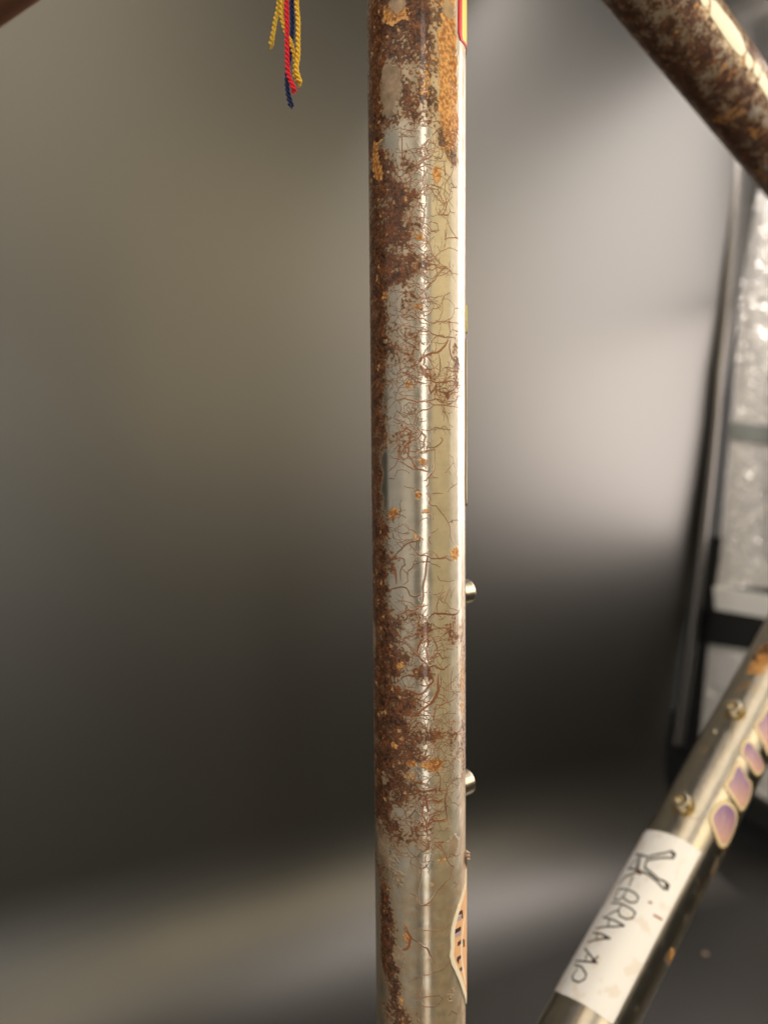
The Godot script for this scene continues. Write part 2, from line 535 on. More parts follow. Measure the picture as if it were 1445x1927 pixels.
func setting() -> void:
	# the backdrop: a sheet of black satin plastic that hangs and sweeps forward over the floor
	var e := Vector3(cos(deg_to_rad(SHEET_TURN)), 0, -sin(deg_to_rad(SHEET_TURN)))
	var n := Vector3(sin(deg_to_rad(SHEET_TURN)), 0, cos(deg_to_rad(SHEET_TURN)))
	var foot := Vector3(-0.28, 0, -0.54)
	var bend := 0.12
	var profile := []          # (distance from the wall plane, height, normal angle)
	for k in 9: profile.append([0.0, 0.9 - (0.9 - (FLOOR_Y + bend)) * k / 8.0, 0.0])
	for k in range(1, 25):
		var w := PI / 2 * k / 24.0
		profile.append([bend - bend * cos(w), FLOOR_Y + bend - bend * sin(w), w])
	for k in range(1, 6): profile.append([bend + k * 0.16, FLOOR_Y, PI / 2])
	var b := Build.new()
	var cols := 24
	for q in profile:
		for i in cols + 1:
			var right := clampf(0.715 + 0.15 * q[1], 0.66, 0.82)
			var s := -0.9 + (0.9 + right) * i / cols
			var wave := 0.0012 * sin(s * 9.0 + q[1] * 5.0) * (1.0 if q[2] < 0.1 else 0.3)
			var bow := 0.33 * pow(maxf(s - 0.36, 0.0), 2)
			b.add(foot + e * s + n * (q[0] + wave + bow) + Vector3(0, q[1], 0), (n * cos(q[2]) + Vector3.UP * sin(q[2])).normalized(), Vector2(s, q[1]))
	for j in profile.size() - 1:
		for i in cols:
			var k := j * (cols + 1) + i
			b.quad(k, k + 1, k + cols + 2, k + cols + 1)
	var m := StandardMaterial3D.new()
	m.albedo_color = srgb(0.112, 0.110, 0.105)
	m.metallic = 0.96
	m.roughness = 0.43
	var sheet := obj("backdrop", b.mesh(), m, self)
	var fl := Build.new()
	fl.flat([foot + e * -0.9 - n * 0.3 + Vector3.UP * (FLOOR_Y - 0.004), foot + e * 1.5 - n * 0.3 + Vector3.UP * (FLOOR_Y - 0.004), foot + e * 1.5 + n * 0.92 + Vector3.UP * (FLOOR_Y - 0.004), foot + e * -0.9 + n * 0.92 + Vector3.UP * (FLOOR_Y - 0.004)], Vector3.UP)
	tag(obj("floor", fl.mesh(), m, self), "black floor under the backdrop sheet", "floor", "", "structure")
	tag(sheet, "black satin backdrop sheet hanging and sweeping forward under the bicycle frame", "backdrop", "", "structure")

	# the silver side wall of the tent, to the right
	var wn := Vector3(-cos(deg_to_rad(WALL_TURN)), 0, sin(deg_to_rad(WALL_TURN)))
	var at := Vector3(0.427, 0, -0.872)
	var silver := StandardMaterial3D.new()
	silver.albedo_color = srgb(0.88, 0.86, 0.84)
	silver.metallic = 0.35
	silver.roughness = 0.11
	var black := StandardMaterial3D.new()
	black.albedo_color = srgb(0.008, 0.008, 0.008)
	black.roughness = 0.7
	var pole := StandardMaterial3D.new()
	pole.albedo_color = srgb(0.09, 0.085, 0.08)
	pole.metallic = 0.9
	pole.roughness = 0.3
	var white := StandardMaterial3D.new()
	white.albedo_color = srgb(0.75, 0.75, 0.73)
	white.roughness = 0.5
	var grey := StandardMaterial3D.new()
	grey.albedo_color = srgb(0.45, 0.46, 0.5)
	grey.metallic = 0.7
	grey.roughness = 0.4
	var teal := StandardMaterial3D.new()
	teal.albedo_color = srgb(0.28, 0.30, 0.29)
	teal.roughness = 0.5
	var tent := thing("photo_tent", "silver lined photo tent wall with black and white strips at the right", "photo tent", Vector3(0.45, FLOOR_Y, -0.9))
	obj("silver_lining", crinkled([[-60, 1434], [200, 1412], [405, 1403], [560, 1391], [760, 1377], [900, 1365], [1000, 1357], [1106, 1342]], at, wn), silver, tent)
	obj("lower_lining", crinkled([[1195, 1330], [1410, 1305], [1530, 1295]], at, wn), silver, tent)
	obj("white_strip", slab([1341, 1104, 1900, 1190, 1900, 1250, 1600, 1190, 1345, 1147], at, wn, 0.006, 0.005), white, tent)
	obj("black_strip", slab([1300, 1139, 1344, 1147, 1600, 1190, 1900, 1250, 1900, 1330, 1600, 1252, 1330, 1211, 1294, 1203], at, wn, 0.006, 0.003), black, tent)
	obj("edge_binding", slab([1388, 405, 1402, 406, 1390, 560, 1376, 760, 1364, 900, 1355, 1010, 1336, 1010, 1345, 870, 1360, 700, 1372, 560], at, wn, 0.004, 0.004), grey, tent)
	obj("shadow_gap", slab([1336, 1010, 1356, 1010, 1345, 1104, 1330, 1211, 1312, 1410, 1285, 1410, 1312, 1210, 1322, 1100], at, wn, 0.004, 0.003), black, tent)
	obj("bottom_binding", slab([1262, 1385, 1290, 1405, 1312, 1408, 1402, 1490, 1450, 1520, 1900, 1740, 1900, 1840, 1445, 1562, 1385, 1530, 1290, 1430, 1266, 1408], at, wn, 0.02, 0.01), black, tent)
	obj("painted_shadow_band", slab([1362, 793, 1900, 850, 1900, 890, 1360, 822], at, wn, 0.002, 0.003), teal, tent)  # strip coloured as the horizontal shadow across the wall
	var path := PackedVector3Array()
	for q in [[1432, -80], [1416, 60], [1403, 180], [1388, 300], [1379, 404], [1369, 507], [1362, 590], [1350, 700], [1343, 800], [1333, 900], [1322, 1000], [1311, 1100], [1298, 1215], [1284, 1320], [1272, 1400]]:
		path.append(on_plane(q[0], q[1], at + n * 0.006, n))
	obj("tent_pole", sweep(path, 0.0065, 14).mesh(), pole, tent)

# embossed foil: a sheet of small facets that tilt every way; edge lists (y, x) of its left border in pixels
func crinkled(edge: Array, at: Vector3, nn: Vector3) -> ArrayMesh:
	var b := Build.new()
	var step := 3.6
	var first: float = edge[0][0]
	var last: float = edge[edge.size() - 1][0]
	var rows := int((last - first) / step)
	var cols := int(260.0 / step)
	var grid := []
	for j in rows + 1:
		var y := first + (last - first) * j / rows
		var left := 0.0
		for k in edge.size() - 1:
			if y >= edge[k][0] - 0.01: left = remap(y, edge[k][0], edge[k + 1][0], edge[k][1], edge[k + 1][1])
		var line := []
		for i in cols + 1:
			var p := on_plane(left + i * step + (rng.randf_range(-1.1, 1.1) if i > 0 else 0.0), y + (rng.randf_range(-1.1, 1.1) if j > 0 and j < rows else 0.0), at, nn)
			line.append(p + nn * rng.randf_range(-0.0006, 0.0006))
		grid.append(line)
	for j in rows:
		for i in cols:
			var p: Vector3 = grid[j][i]
			var q: Vector3 = grid[j][i + 1]
			var r: Vector3 = grid[j + 1][i + 1]
			var o: Vector3 = grid[j + 1][i]
			for t in [[p, q, r], [p, r, o]]:
				var fn: Vector3 = (t[1] - t[0]).cross(t[2] - t[0]).normalized()
				if fn.dot(nn) < 0: fn = -fn
				b.flat(t, fn)
	return b.mesh()

func hex_bolt(at: Vector3, axis: Vector3, called: String, parent: Node3D, m: Material) -> void:
	# a cap screw: rounded rim, hexagon socket; at is where the head sits down
	var b := Build.new()
	var u := axis.cross(Vector3(0.2, 0.9, 0.3)).normalized()
	var w := axis.cross(u)
	var sides := 48
	var prof := [[0.0, 0.0042, 0.0], [0.0042, 0.0042, 0.0], [0.0045, 0.0041, 0.5], [0.0047, 0.0039, 1.2], [0.00475, 0.0036, 1.57]]
	for k in prof.size() - 1:
		var first := b.v.size()
		for i in sides + 1:
			var c := u * cos(TAU * i / sides) + w * sin(TAU * i / sides)
			for q in [prof[k], prof[k + 1]]:
				b.add(at + axis * q[0] + c * q[1], (c * cos(q[2]) + axis * sin(q[2])).normalized())
		for i in sides: b.quad(first + i * 2, first + i * 2 + 1, first + i * 2 + 3, first + i * 2 + 2)
	var hexr := 0.00235
	for i in sides:
		var pts := []
		for g in [TAU * i / sides, TAU * (i + 1) / sides]:
			var c := u * cos(g) + w * sin(g)
			var hr: float = hexr * cos(PI / 6) / cos(fposmod(g, PI / 3) - PI / 6)
			pts.append([at + axis * 0.00475 + c * 0.0036, at + axis * 0.0046 + c * hr, at + axis * 0.0018 + c * hr, -c])
		b.flat([pts[0][0], pts[1][0], pts[1][1], pts[0][1]], axis)
		b.flat([pts[0][1], pts[1][1], pts[1][2], pts[0][2]], pts[0][3])
		b.flat([at + axis * 0.0012, pts[0][2], pts[1][2]], axis)
	obj(called, b.mesh(), m, parent)

func ring(at: Vector3, axis: Vector3, inner: float, outer: float, tall: float) -> ArrayMesh:
	var b := Build.new()
	var u := axis.cross(Vector3(0.2, 0.9, 0.3)).normalized()
	var w := axis.cross(u)
	for i in 40:
		var c0 := u * cos(TAU * i / 40) + w * sin(TAU * i / 40)
		var c1 := u * cos(TAU * (i + 1) / 40) + w * sin(TAU * (i + 1) / 40)
		b.flat([at + c0 * inner + axis * tall, at + c1 * inner + axis * tall, at + c1 * outer + axis * tall * 0.6, at + c0 * outer + axis * tall * 0.6], axis)
		b.flat([at + c0 * outer + axis * tall * 0.6, at + c1 * outer + axis * tall * 0.6, at + c1 * outer - axis * 0.003, at + c0 * outer - axis * 0.003], c0)
	return b.mesh()

func print_image(t: Pipe, box: Rect2, w: int, h: int, ground: Color) -> Image:
	var im := Image.create(w, h, false, Image.FORMAT_RGB8)
	im.fill(ground)
	return im

func pen(im: Image, pts: PackedVector2Array, radius: float, ink: Color, strength := 1.0) -> void:
	for k in pts.size() - 1:
		var n := maxi(1, int(pts[k].distance_to(pts[k + 1]) / 0.7))
		for j in n + 1:
			var c := pts[k].lerp(pts[k + 1], float(j) / n)
			for y in range(maxi(0, int(c.y - radius - 1)), mini(im.get_height(), int(c.y + radius + 2))):
				for x in range(maxi(0, int(c.x - radius - 1)), mini(im.get_width(), int(c.x + radius + 2))):
					var s := clampf(radius + 0.5 - Vector2(x + 0.5, y + 0.5).distance_to(c), 0, 1) * strength
					if s > 0: im.set_pixel(x, y, im.get_pixel(x, y).lerp(ink, s))

func fill_poly(im: Image, poly: PackedVector2Array, ink: Color, ink_end := Color(0, 0, 0, 0), from := Vector2.ZERO, to := Vector2.ONE) -> void:
	var box := Rect2(poly[0], Vector2.ZERO)
	for p in poly: box = box.expand(p)
	for y in range(maxi(0, int(box.position.y)), mini(im.get_height(), int(box.end.y) + 1)):
		for x in range(maxi(0, int(box.position.x)), mini(im.get_width(), int(box.end.x) + 1)):
			var p := Vector2(x + 0.5, y + 0.5)
			if Geometry2D.is_point_in_polygon(p, poly):
				var c := ink
				if ink_end.a > 0: c = ink.lerp(ink_end, clampf((p - from).dot(to - from) / (to - from).length_squared(), 0, 1))
				im.set_pixel(x, y, c)

func printed(im: Image, rough: float) -> StandardMaterial3D:
	var m := StandardMaterial3D.new()
	m.albedo_texture = ImageTexture.create_from_image(im)
	m.texture_repeat = false
	m.roughness = rough
	return m

func px_to_print(t: Pipe, box: Rect2, im: Image, pts: Array) -> PackedVector2Array:
	var r := PackedVector2Array()
	for k in range(0, pts.size(), 2):
		r.append((t.hit(ray(pts[k], pts[k + 1])) - box.position) / box.size * Vector2(im.get_width(), im.get_height()))
	return r

func bounds_of(o: PackedVector2Array) -> Rect2:
	var box := Rect2(o[0], Vector2.ZERO)
	for p in o: box = box.expand(p)
	return box

func bicycle() -> void:
	var d := Vector3(cos(deg_to_rad(FRAME_TURN)), 0, -sin(deg_to_rad(FRAME_TURN)))
	var pn := Vector3(sin(deg_to_rad(FRAME_TURN)), 0, cos(deg_to_rad(FRAME_TURN)))
	var middle := ray(787, 866) * 0.225
	var in_plane := func(px: float, py: float) -> Vector3: return on_plane(px, py, middle, pn)
	# seat tube
	var s_top: Vector3 = in_plane.call(783.5, 100)
	var s_low: Vector3 = in_plane.call(791.5, 1850)
	var s_dir := (s_low - s_top).normalized()
	var down_a: Vector3 = in_plane.call(1363.5, 1441)
	var down_b: Vector3 = in_plane.call(1135.5, 1871)
	var top_a: Vector3 = in_plane.call(1247, 0)
	var top_b: Vector3 = in_plane.call(1357, 145)
	var down_dir := (down_b - down_a).normalized()
	var top_dir := (top_b - top_a).normalized()
	var meet := func(p: Vector3, dir: Vector3, q: Vector3, e: Vector3) -> Vector3:     # where two lines of the plane meet
		var a := Vector2(p.dot(d), p.y)
		var b := Vector2(dir.dot(d), dir.y)
		var c := Vector2(q.dot(d), q.y)
		var f := Vector2(e.dot(d), e.y)
		return p + dir * ((c - a).cross(f) / b.cross(f))
	var crank: Vector3 = meet.call(s_top, s_dir, down_a, down_dir)
	var cluster: Vector3 = meet.call(s_top, s_dir, top_a, top_dir)
	var seat := Pipe.new(cluster - s_dir * 0.03, crank, 0.0143)
	seat.h0 = seat.hit(ray(785, -60)).y
	seat.tall = seat.hit(ray(790, 1990)).y - seat.h0
	var down_top := down_a - down_dir * 0.36
	var top_end := top_a + top_dir * 0.42
	var down := Pipe.new(down_top, crank, 0.0163)
	down.h0 = down.hit(ray(1440, 1290)).y - 0.03
	down.tall = 0.24
	var top := Pipe.new(cluster, top_end, 0.0158)
	top.h0 = top.hit(ray(1247, 0)).y - 0.03
	top.tall = 0.2
	var bike := thing("bicycle_frame", "rusty brushed steel bicycle frame with peeling lacquer, stickers and bottle bolts", "bicycle frame", crank)

	# --- the seat tube's surface
	var w := 896
	var h := 2048
	var blobs := []
	blobs_on(seat, [[712, 40, 30, 70], [765, 50, 60, 60, 0.85], [800, 0, 50, 60, 0.85], [800, 110, 45, 50, 0.7], [722, 160, 40, 90], [785, 190, 45, 45, 0.75], [705, 240, 18, 70], [720, 330, 26, 60], [752, 380, 32, 45, 0.85], [765, 310, 16, 30, 0.5],
		[836, 255, 16, 35, 0.8], [850, 285, 12, 25, 0.8], [713, 440, 30, 60], [750, 430, 35, 40, 0.8], [720, 510, 36, 50], [760, 505, 40, 30, 0.8], [785, 490, 24, 16, 0.5], [712, 590, 22, 60], [775, 575, 22, 26, 0.5],
		[718, 650, 28, 50], [772, 640, 18, 26, 0.42], [710, 720, 20, 50], [762, 670, 22, 22, 0.5], [806, 705, 12, 16, 0.5], [838, 740, 24, 14, 0.42], [858, 690, 7, 50, 0.55]], 0, blobs)
	blobs_on(seat, [[710, 800, 18, 60], [750, 830, 22, 26, 0.42], [706, 900, 14, 70], [710, 1000, 20, 55], [718, 1060, 22, 40], [735, 970, 12, 10, 0.7], [713, 1120, 18, 60], [728, 1180, 30, 45], [800, 1190, 18, 22, 0.65],
		[775, 1160, 26, 14, 0.45], [850, 1190, 16, 26, 0.45], [733, 1240, 38, 40], [720, 1300, 28, 60], [795, 1268, 22, 18, 0.75], [755, 1325, 36, 36, 0.9], [743, 1375, 44, 45], [800, 1385, 36, 18, 0.6], [852, 1385, 10, 30, 0.5],
		[870, 1260, 7, 80, 0.5], [872, 1400, 6, 80, 0.6], [735, 1440, 38, 50], [778, 1420, 30, 22, 0.75], [715, 1500, 22, 60], [758, 1490, 36, 32, 0.75], [805, 1495, 24, 18, 0.42], [735, 1560, 40, 40, 0.75], [795, 1570, 26, 30, 0.4],
		[720, 1630, 20, 40, 0.55], [727, 1720, 14, 60, 0.95], [732, 1800, 16, 60], [742, 1850, 14, 40, 0.7], [750, 1912, 28, 28, 0.85]], 0, blobs)
	blobs_on(seat, [[842, 130, 18, 160, 1.3], [851, 230, 12, 40, 1.2], [745, 25, 26, 28, 0.8], [707, 300, 7, 40], [715, 325, 7, 16], [822, 330, 9, 20], [800, 160, 28, 50, 0.42], [790, 445, 12, 10, 0.7], [725, 555, 8, 8, 0.7], [740, 965, 14, 9, 0.8],
		[796, 870, 11, 10, 0.8], [786, 932, 11, 7, 0.8], [803, 962, 9, 6, 0.8], [785, 1013, 10, 6, 0.8], [857, 1040, 10, 16, 0.7], [756, 1252, 9, 8, 0.8], [815, 1440, 22, 13], [775, 1437, 11, 9, 0.85], [741, 1403, 7, 9, 0.8],
		[772, 1462, 18, 12, 0.5], [870, 1290, 5, 60, 0.6], [832, 1617, 9, 7, 0.7], [765, 1760, 9, 22, 0.65], [750, 1880, 14, 14, 0.5], [813, 1666, 5, 4, 0.9], [772, 720, 12, 10, 0.55], [788, 575, 9, 9, 0.6]], 1, blobs)
	blobs_on(seat, [[735, 165, 22, 58], [748, 8, 17, 20], [843, 18, 14, 20, 0.8], [728, 1590, 26, 60, 0.55], [795, 1588, 12, 18, 0.7], [851, 1592, 12, 24, 0.9], [751, 1800, 14, 22, 0.75], [725, 1462, 9, 18, 0.6], [704, 1200, 6, 40, 0.7],
		[750, 1650, 26, 50, 0.42], [757, 815, 12, 14, 0.45], [748, 895, 14, 16, 0.4], [752, 1010, 20, 24, 0.36], [846, 1872, 12, 22, 0.42], [728, 640, 10, 12, 0.5], [714, 850, 8, 20, 0.4]], 2, blobs)
	for k in 60:                                   # the side that faces away
		blobs.append([fposmod(rng.randf_range(0.82, 1.2), 1.0), rng.randf(), rng.randf_range(0.03, 0.09), rng.randf_range(0.01, 0.04), 0 if rng.randf() < 0.75 else 1, rng.randf_range(0.6, 1.0)])
	var st := Strokes.new(w, h)
	traced(seat, st, 0, [[3, 500, 1375, 620, 1365, 765, 1360], [3, 860, 1290, 800, 1310, 765, 1340, 770, 1400, 740, 1450, 700, 1475], [3, 650, 1365, 690, 1430, 700, 1490, 765, 1560, 770, 1650, 740, 1720, 690, 1820],
		[3, 770, 1650, 840, 1730, 900, 1810, 945, 1870], [3.5, 1060, 1450, 1030, 1500, 1000, 1600, 950, 1680, 940, 1750, 970, 1850, 950, 1900], [3, 1000, 1600, 1015, 1670, 1060, 1700], [3, 970, 1850, 1010, 1700, 1060, 1690],
		[4, 920, 1310, 930, 1380, 910, 1440, 850, 1440], [4, 700, 1490, 760, 1450, 840, 1400, 870, 1290], [2.5, 680, 1060, 720, 1040, 760, 1090, 830, 1085, 825, 1105, 730, 1105, 690, 1075], [5, 945, 1460, 955, 1580, 945, 1590],
		[3, 580, 1400, 640, 1480, 740, 1580], [3, 690, 1820, 740, 1880, 770, 1920], [4, 550, 1150, 560, 1350, 570, 1600], [3, 800, 1480, 830, 1540, 780, 1500], [3, 600, 1200, 660, 1190, 720, 1130], [6, 930, 1290, 1000, 1310, 1060, 1350]])
	traced(seat, st, 400, [[3, 500, 60, 550, 200, 520, 330], [5, 560, 0, 570, 400], [3, 690, 40, 740, 90, 820, 150, 890, 155, 880, 100, 800, 90], [3.5, 960, 95, 950, 245, 1010, 230, 1070, 235, 1000, 140, 965, 95],
		[3, 860, 240, 850, 400, 960, 490, 1010, 560, 1110, 615], [3, 760, 230, 820, 320, 840, 400, 700, 470, 620, 500], [3, 650, 490, 740, 470, 870, 480, 920, 520, 960, 495], [3.5, 960, 500, 850, 620, 770, 690, 735, 760],
		[3, 950, 510, 830, 630, 700, 760], [3, 580, 640, 700, 640, 840, 625], [3.5, 700, 500, 740, 560, 820, 600], [3, 740, 770, 800, 770, 850, 840, 830, 890, 760, 940, 735, 820], [3, 830, 795, 885, 755],
		[3, 690, 940, 760, 960, 850, 1000, 1000, 990, 1060, 1000, 1115, 998], [5, 990, 960, 1000, 1100], [4, 690, 1060, 800, 1070, 860, 1110, 940, 1130, 1050, 1140], [3.5, 940, 1110, 820, 1180, 770, 1250, 735, 1320]])
	traced(seat, st, 400, [[8, 980, 1150, 920, 1240, 860, 1270, 790, 1290, 735, 1320, 715, 1360], [6, 1000, 1150, 990, 1230, 1000, 1280, 1040, 1350, 1050, 1450, 1040, 1650], [4.5, 890, 1270, 905, 1400, 880, 1500],
		[3.5, 770, 1310, 760, 1380, 820, 1480, 880, 1520], [4, 790, 1310, 840, 1390, 875, 1500], [5, 715, 1370, 640, 1400, 590, 1450, 680, 1530, 780, 1550], [13, 730, 1390, 760, 1450, 790, 1500], [7, 780, 1520, 870, 1540, 980, 1530, 1050, 1560],
		[4, 480, 1720, 600, 1690, 700, 1720, 850, 1745, 1080, 1770], [5, 850, 1750, 760, 1790, 700, 1830, 680, 1880, 670, 1927], [3, 700, 1830, 720, 1890, 780, 1880], [3.5, 660, 1720, 655, 1770, 690, 1790, 680, 1740],
		[5, 900, 1550, 900, 1620, 1000, 1620, 1040, 1600], [6, 800, 1560, 820, 1640, 870, 1560, 850, 1660], [5, 780, 1700, 860, 1690, 930, 1720, 960, 1660], [3, 520, 1030, 600, 1130, 640, 1060], [4, 560, 950, 640, 930, 700, 960]])
	traced(seat, st, 800, [[5, 520, 70, 510, 150, 540, 200, 530, 300, 470, 390, 440, 420], [6, 560, 60, 600, 20, 640, 50, 630, 140, 590, 190, 540, 300], [5, 620, 150, 620, 280, 670, 370, 730, 400, 800, 425], [4.5, 530, 330, 610, 370, 720, 395],
		[4, 620, 235, 700, 235, 760, 180, 775, 100, 740, 65, 690, 140, 640, 150], [3, 660, 10, 740, 70, 770, 90], [3, 700, 15, 860, 20, 1000, 45], [3.5, 760, 200, 850, 205, 930, 140, 910, 110],
		[3.5, 720, 250, 850, 220, 860, 225, 855, 400, 800, 470, 800, 530, 775, 560], [3.5, 440, 480, 500, 490], [3, 490, 470, 520, 410, 570, 405, 630, 440], [3, 580, 550, 620, 570, 680, 590, 740, 600],
		[3.5, 780, 620, 815, 670, 800, 710, 870, 730, 940, 820, 980, 890, 1000, 1000, 1035, 1090], [3, 980, 885, 1020, 880, 1010, 860, 1100, 850], [3, 810, 600, 850, 620, 930, 620], [3, 790, 790, 845, 820, 840, 860, 855, 880]])
	traced(seat, st, 800, [[3, 500, 930, 570, 895, 650, 950, 735, 1020, 760, 1050], [4.5, 480, 1200, 560, 1120, 620, 1070, 700, 1050, 740, 1040], [4.5, 620, 1070, 720, 1180, 790, 1190, 860, 1210, 960, 1200, 1020, 1220], [3.5, 720, 1050, 720, 1175],
		[5.5, 790, 1190, 775, 1350, 750, 1480, 735, 1640], [4, 500, 1220, 580, 1215, 590, 1270, 550, 1310, 550, 1420], [4, 560, 1300, 615, 1350, 615, 1410, 570, 1440], [11, 490, 1280, 510, 1440], [5, 440, 1500, 540, 1470, 600, 1480, 630, 1540, 700, 1550, 730, 1525],
		[3.5, 490, 1600, 560, 1590, 640, 1610, 700, 1640, 735, 1640], [5, 500, 1720, 600, 1680, 720, 1650, 790, 1630], [6.5, 800, 1750, 880, 1710, 960, 1710, 1080, 1695], [3.5, 880, 1360, 890, 1390, 940, 1410, 1040, 1400],
		[3, 1000, 1460, 950, 1600, 1000, 1660, 1080, 1690], [3, 950, 1510, 905, 1550, 915, 1590, 945, 1615], [6, 570, 1927, 700, 1880, 760, 1890, 830, 1910], [3, 820, 980, 890, 930], [4, 820, 1000, 800, 1040, 820, 1090], [4, 700, 1660, 720, 1760, 700, 1900]])
	traced(seat, st, 1200, [[9, 780, 0, 720, 60, 700, 140], [4, 800, 0, 780, 100, 790, 200, 820, 240], [5, 830, 0, 880, 100, 880, 140, 920, 190, 1000, 180], [4.5, 560, 30, 630, 80, 680, 140], [8, 760, 270, 850, 250, 940, 290, 1000, 240],
		[9, 820, 330, 840, 400, 770, 490, 690, 510, 620, 480], [11, 890, 330, 890, 480, 820, 600, 720, 680, 640, 715], [4, 905, 330, 910, 430, 880, 540, 800, 640], [3, 970, 260, 970, 590], [3.5, 1030, 260, 1010, 340, 1010, 470, 1070, 520],
		[4.5, 865, 600, 850, 700, 845, 770], [4, 865, 600, 950, 590, 1050, 540], [3, 650, 620, 720, 610, 780, 630], [3, 640, 715, 860, 715, 1060, 690], [4, 700, 430, 770, 440, 830, 400], [7, 550, 370, 640, 340, 700, 320]])
	traced(seat, st, 1200, [[3, 900, 960, 905, 1040], [3, 940, 1060, 975, 980, 960, 940], [3, 1000, 900, 1010, 980, 990, 1040], [3.5, 895, 1230, 900, 1390, 950, 1410], [3.5, 1010, 1250, 960, 1330, 970, 1430, 1010, 1500, 1070, 1520, 1100, 1490],
		[8, 600, 1420, 700, 1410, 800, 1390, 880, 1360], [6, 740, 1420, 740, 1600, 780, 1720, 790, 1800], [10, 780, 1440, 800, 1580], [9, 800, 1480, 890, 1490, 940, 1460], [6.5, 960, 1400, 950, 1500, 970, 1640],
		[5.5, 970, 1640, 850, 1660, 790, 1720, 820, 1630, 900, 1600], [4, 790, 1790, 900, 1820], [3, 1060, 1270, 990, 1310, 960, 1420], [6, 600, 1640, 680, 1560, 740, 1620], [7, 660, 140, 740, 200, 800, 260]])
	traced(seat, st, 1560, [[3.5, 640, 215, 720, 290, 730, 450, 720, 680], [2.5, 735, 300, 870, 300], [4.5, 740, 690, 830, 640, 1000, 440, 1030, 340, 960, 250, 920, 160, 890, 130], [3.5, 630, 580, 680, 600, 700, 680, 760, 690, 820, 685],
		[5, 850, 120, 940, 120, 880, 160, 930, 200], [8, 790, 90, 800, 180, 770, 200], [3, 650, 270, 635, 310, 655, 355], [4.5, 580, 900, 700, 1020, 790, 1080, 830, 1170, 860, 1280], [2.5, 660, 900, 850, 925, 990, 860],
		[3, 700, 1330, 850, 1300, 1000, 1200], [3.5, 745, 1340, 740, 1420, 690, 1570], [3, 620, 1390, 680, 1340, 750, 1340], [4, 690, 1570, 780, 1520, 900, 1510, 930, 1540, 900, 1580, 720, 1580], [10, 600, 880, 640, 980, 620, 1070, 560, 1100],
		[4, 980, 1690, 1010, 1650, 1060, 1680, 1070, 1610], [3, 1010, 500, 1040, 480, 1060, 500, 1020, 540], [4, 960, 260, 1010, 230, 1090, 215]])
	# the tangle of finer lines round the rusty places
	for k in 1800:
		var px := rng.randf_range(700, 872)
		var py := rng.randf_range(230, 1660)
		var near := 0.0
		for q in [[780, 290], [770, 340], [775, 390], [785, 440], [770, 470], [780, 530], [760, 600], [770, 700], [745, 700], [760, 760], [770, 1220], [770, 1400], [820, 1330], [830, 1450], [770, 1560], [820, 1530], [760, 430], [790, 500], [770, 590], [780, 670], [830, 720], [850, 700], [770, 830], [740, 980], [790, 1180], [800, 1270], [780, 1330], [830, 1390], [800, 1440], [800, 1500], [800, 1580], [850, 1200], [840, 270], [840, 400]]:
			near = maxf(near, 1.0 - Vector2(px, py).distance_to(Vector2(q[0], q[1])) / 50.0)
		if rng.randf() > near * 0.8 + 0.02: continue
		var uv := seat.to_uv(seat.hit(ray(px, py)))
		wander(st, uv * Vector2(w, h), rng.randf() * TAU, 4 + rng.randi() % 8, rng.randf_range(3, 9), rng.randf_range(1.1, 3.2))
	for k in 70:
		wander(st, Vector2(fposmod(rng.randf_range(0.8, 1.2), 1.0) * w, rng.randf() * h), rng.randf() * TAU, 7, 12, 3.0)
	for k in 26:
		var uv := seat.to_uv(seat.hit(ray(rng.randf_range(715, 865), rng.randf_range(560, 1900)))) * Vector2(w, h)
		var tilt := rng.randf_range(-1.2, 1.2)
		st.line(PackedVector2Array([uv, uv + Vector2(sin(tilt) * 14.0, cos(tilt) * rng.randf_range(8, 26))]), 0.7, 0.5, 0.5, 255, rng, 0.05)
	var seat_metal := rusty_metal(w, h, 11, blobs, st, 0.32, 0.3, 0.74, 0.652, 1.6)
	var seat_tube := obj("seat_tube", pipe_mesh(seat), seat_metal, bike)

	# --- bolts on the seat tube
	var steel := StandardMaterial3D.new()
	steel.albedo_color = srgb(0.68, 0.61, 0.47)
	steel.metallic = 1.0
	steel.roughness = 0.28
	for y in [1112.0, 1467.0]:
		var hh := ((in_plane.call(884, y) as Vector3) - seat.p0).dot(seat.a)
		var axis := (d - s_dir * d.dot(s_dir)).normalized()
		hex_bolt(seat.p0 + seat.a * hh + axis * 0.0166, axis, "bottle_bolt", seat_tube, steel)
		obj("boss_ring", ring(seat.p0 + seat.a * hh + axis * 0.0146, axis, 0.003, 0.0034, 0.0020), steel, seat_tube)

	# --- stickers on the seat tube
	var o1 := outline_on(seat, [862, -120, 862, 0, 862, 62, 865, 76, 872, 84, 876, 92])
	o1.append(Vector2(deg_to_rad(110), o1[5].y + 0.0005))
	o1.append(Vector2(deg_to_rad(130), o1[0].y))
	var box1 := bounds_of(o1)
	var im1 := print_image(seat, box1, 128, 512, Color(0.97, 0.86, 0.42))
	pen(im1, px_to_print(seat, box1, im1, [863, -120, 863, 0, 863, 62, 866, 76, 873, 84, 877, 92]), 9.5, Color(0.80, 0.07, 0.13))
	obj("yellow_sticker", patch(seat, o1, 0.0003, box1), printed(im1, 0.35), seat_tube, "yellow sticker with a red border")
	var o2 := outline_on(seat, [875.5, 1636, 873, 1664, 868, 1684, 861, 1704, 854, 1727, 849, 1746, 847, 1764, 847.5, 1782, 845.5, 1800, 849, 1815, 857, 1832, 864, 1848, 870, 1868, 875, 1889])
	o2.append(Vector2(deg_to_rad(112), o2[13].y + 0.003))
	o2.append(Vector2(deg_to_rad(140), o2[8].y))
	o2.append(Vector2(deg_to_rad(112), o2[0].y - 0.003))
	var box2 := bounds_of(o2)
	var im2 := print_image(seat, box2, 256, 512, Color(0.93, 0.73, 0.55))
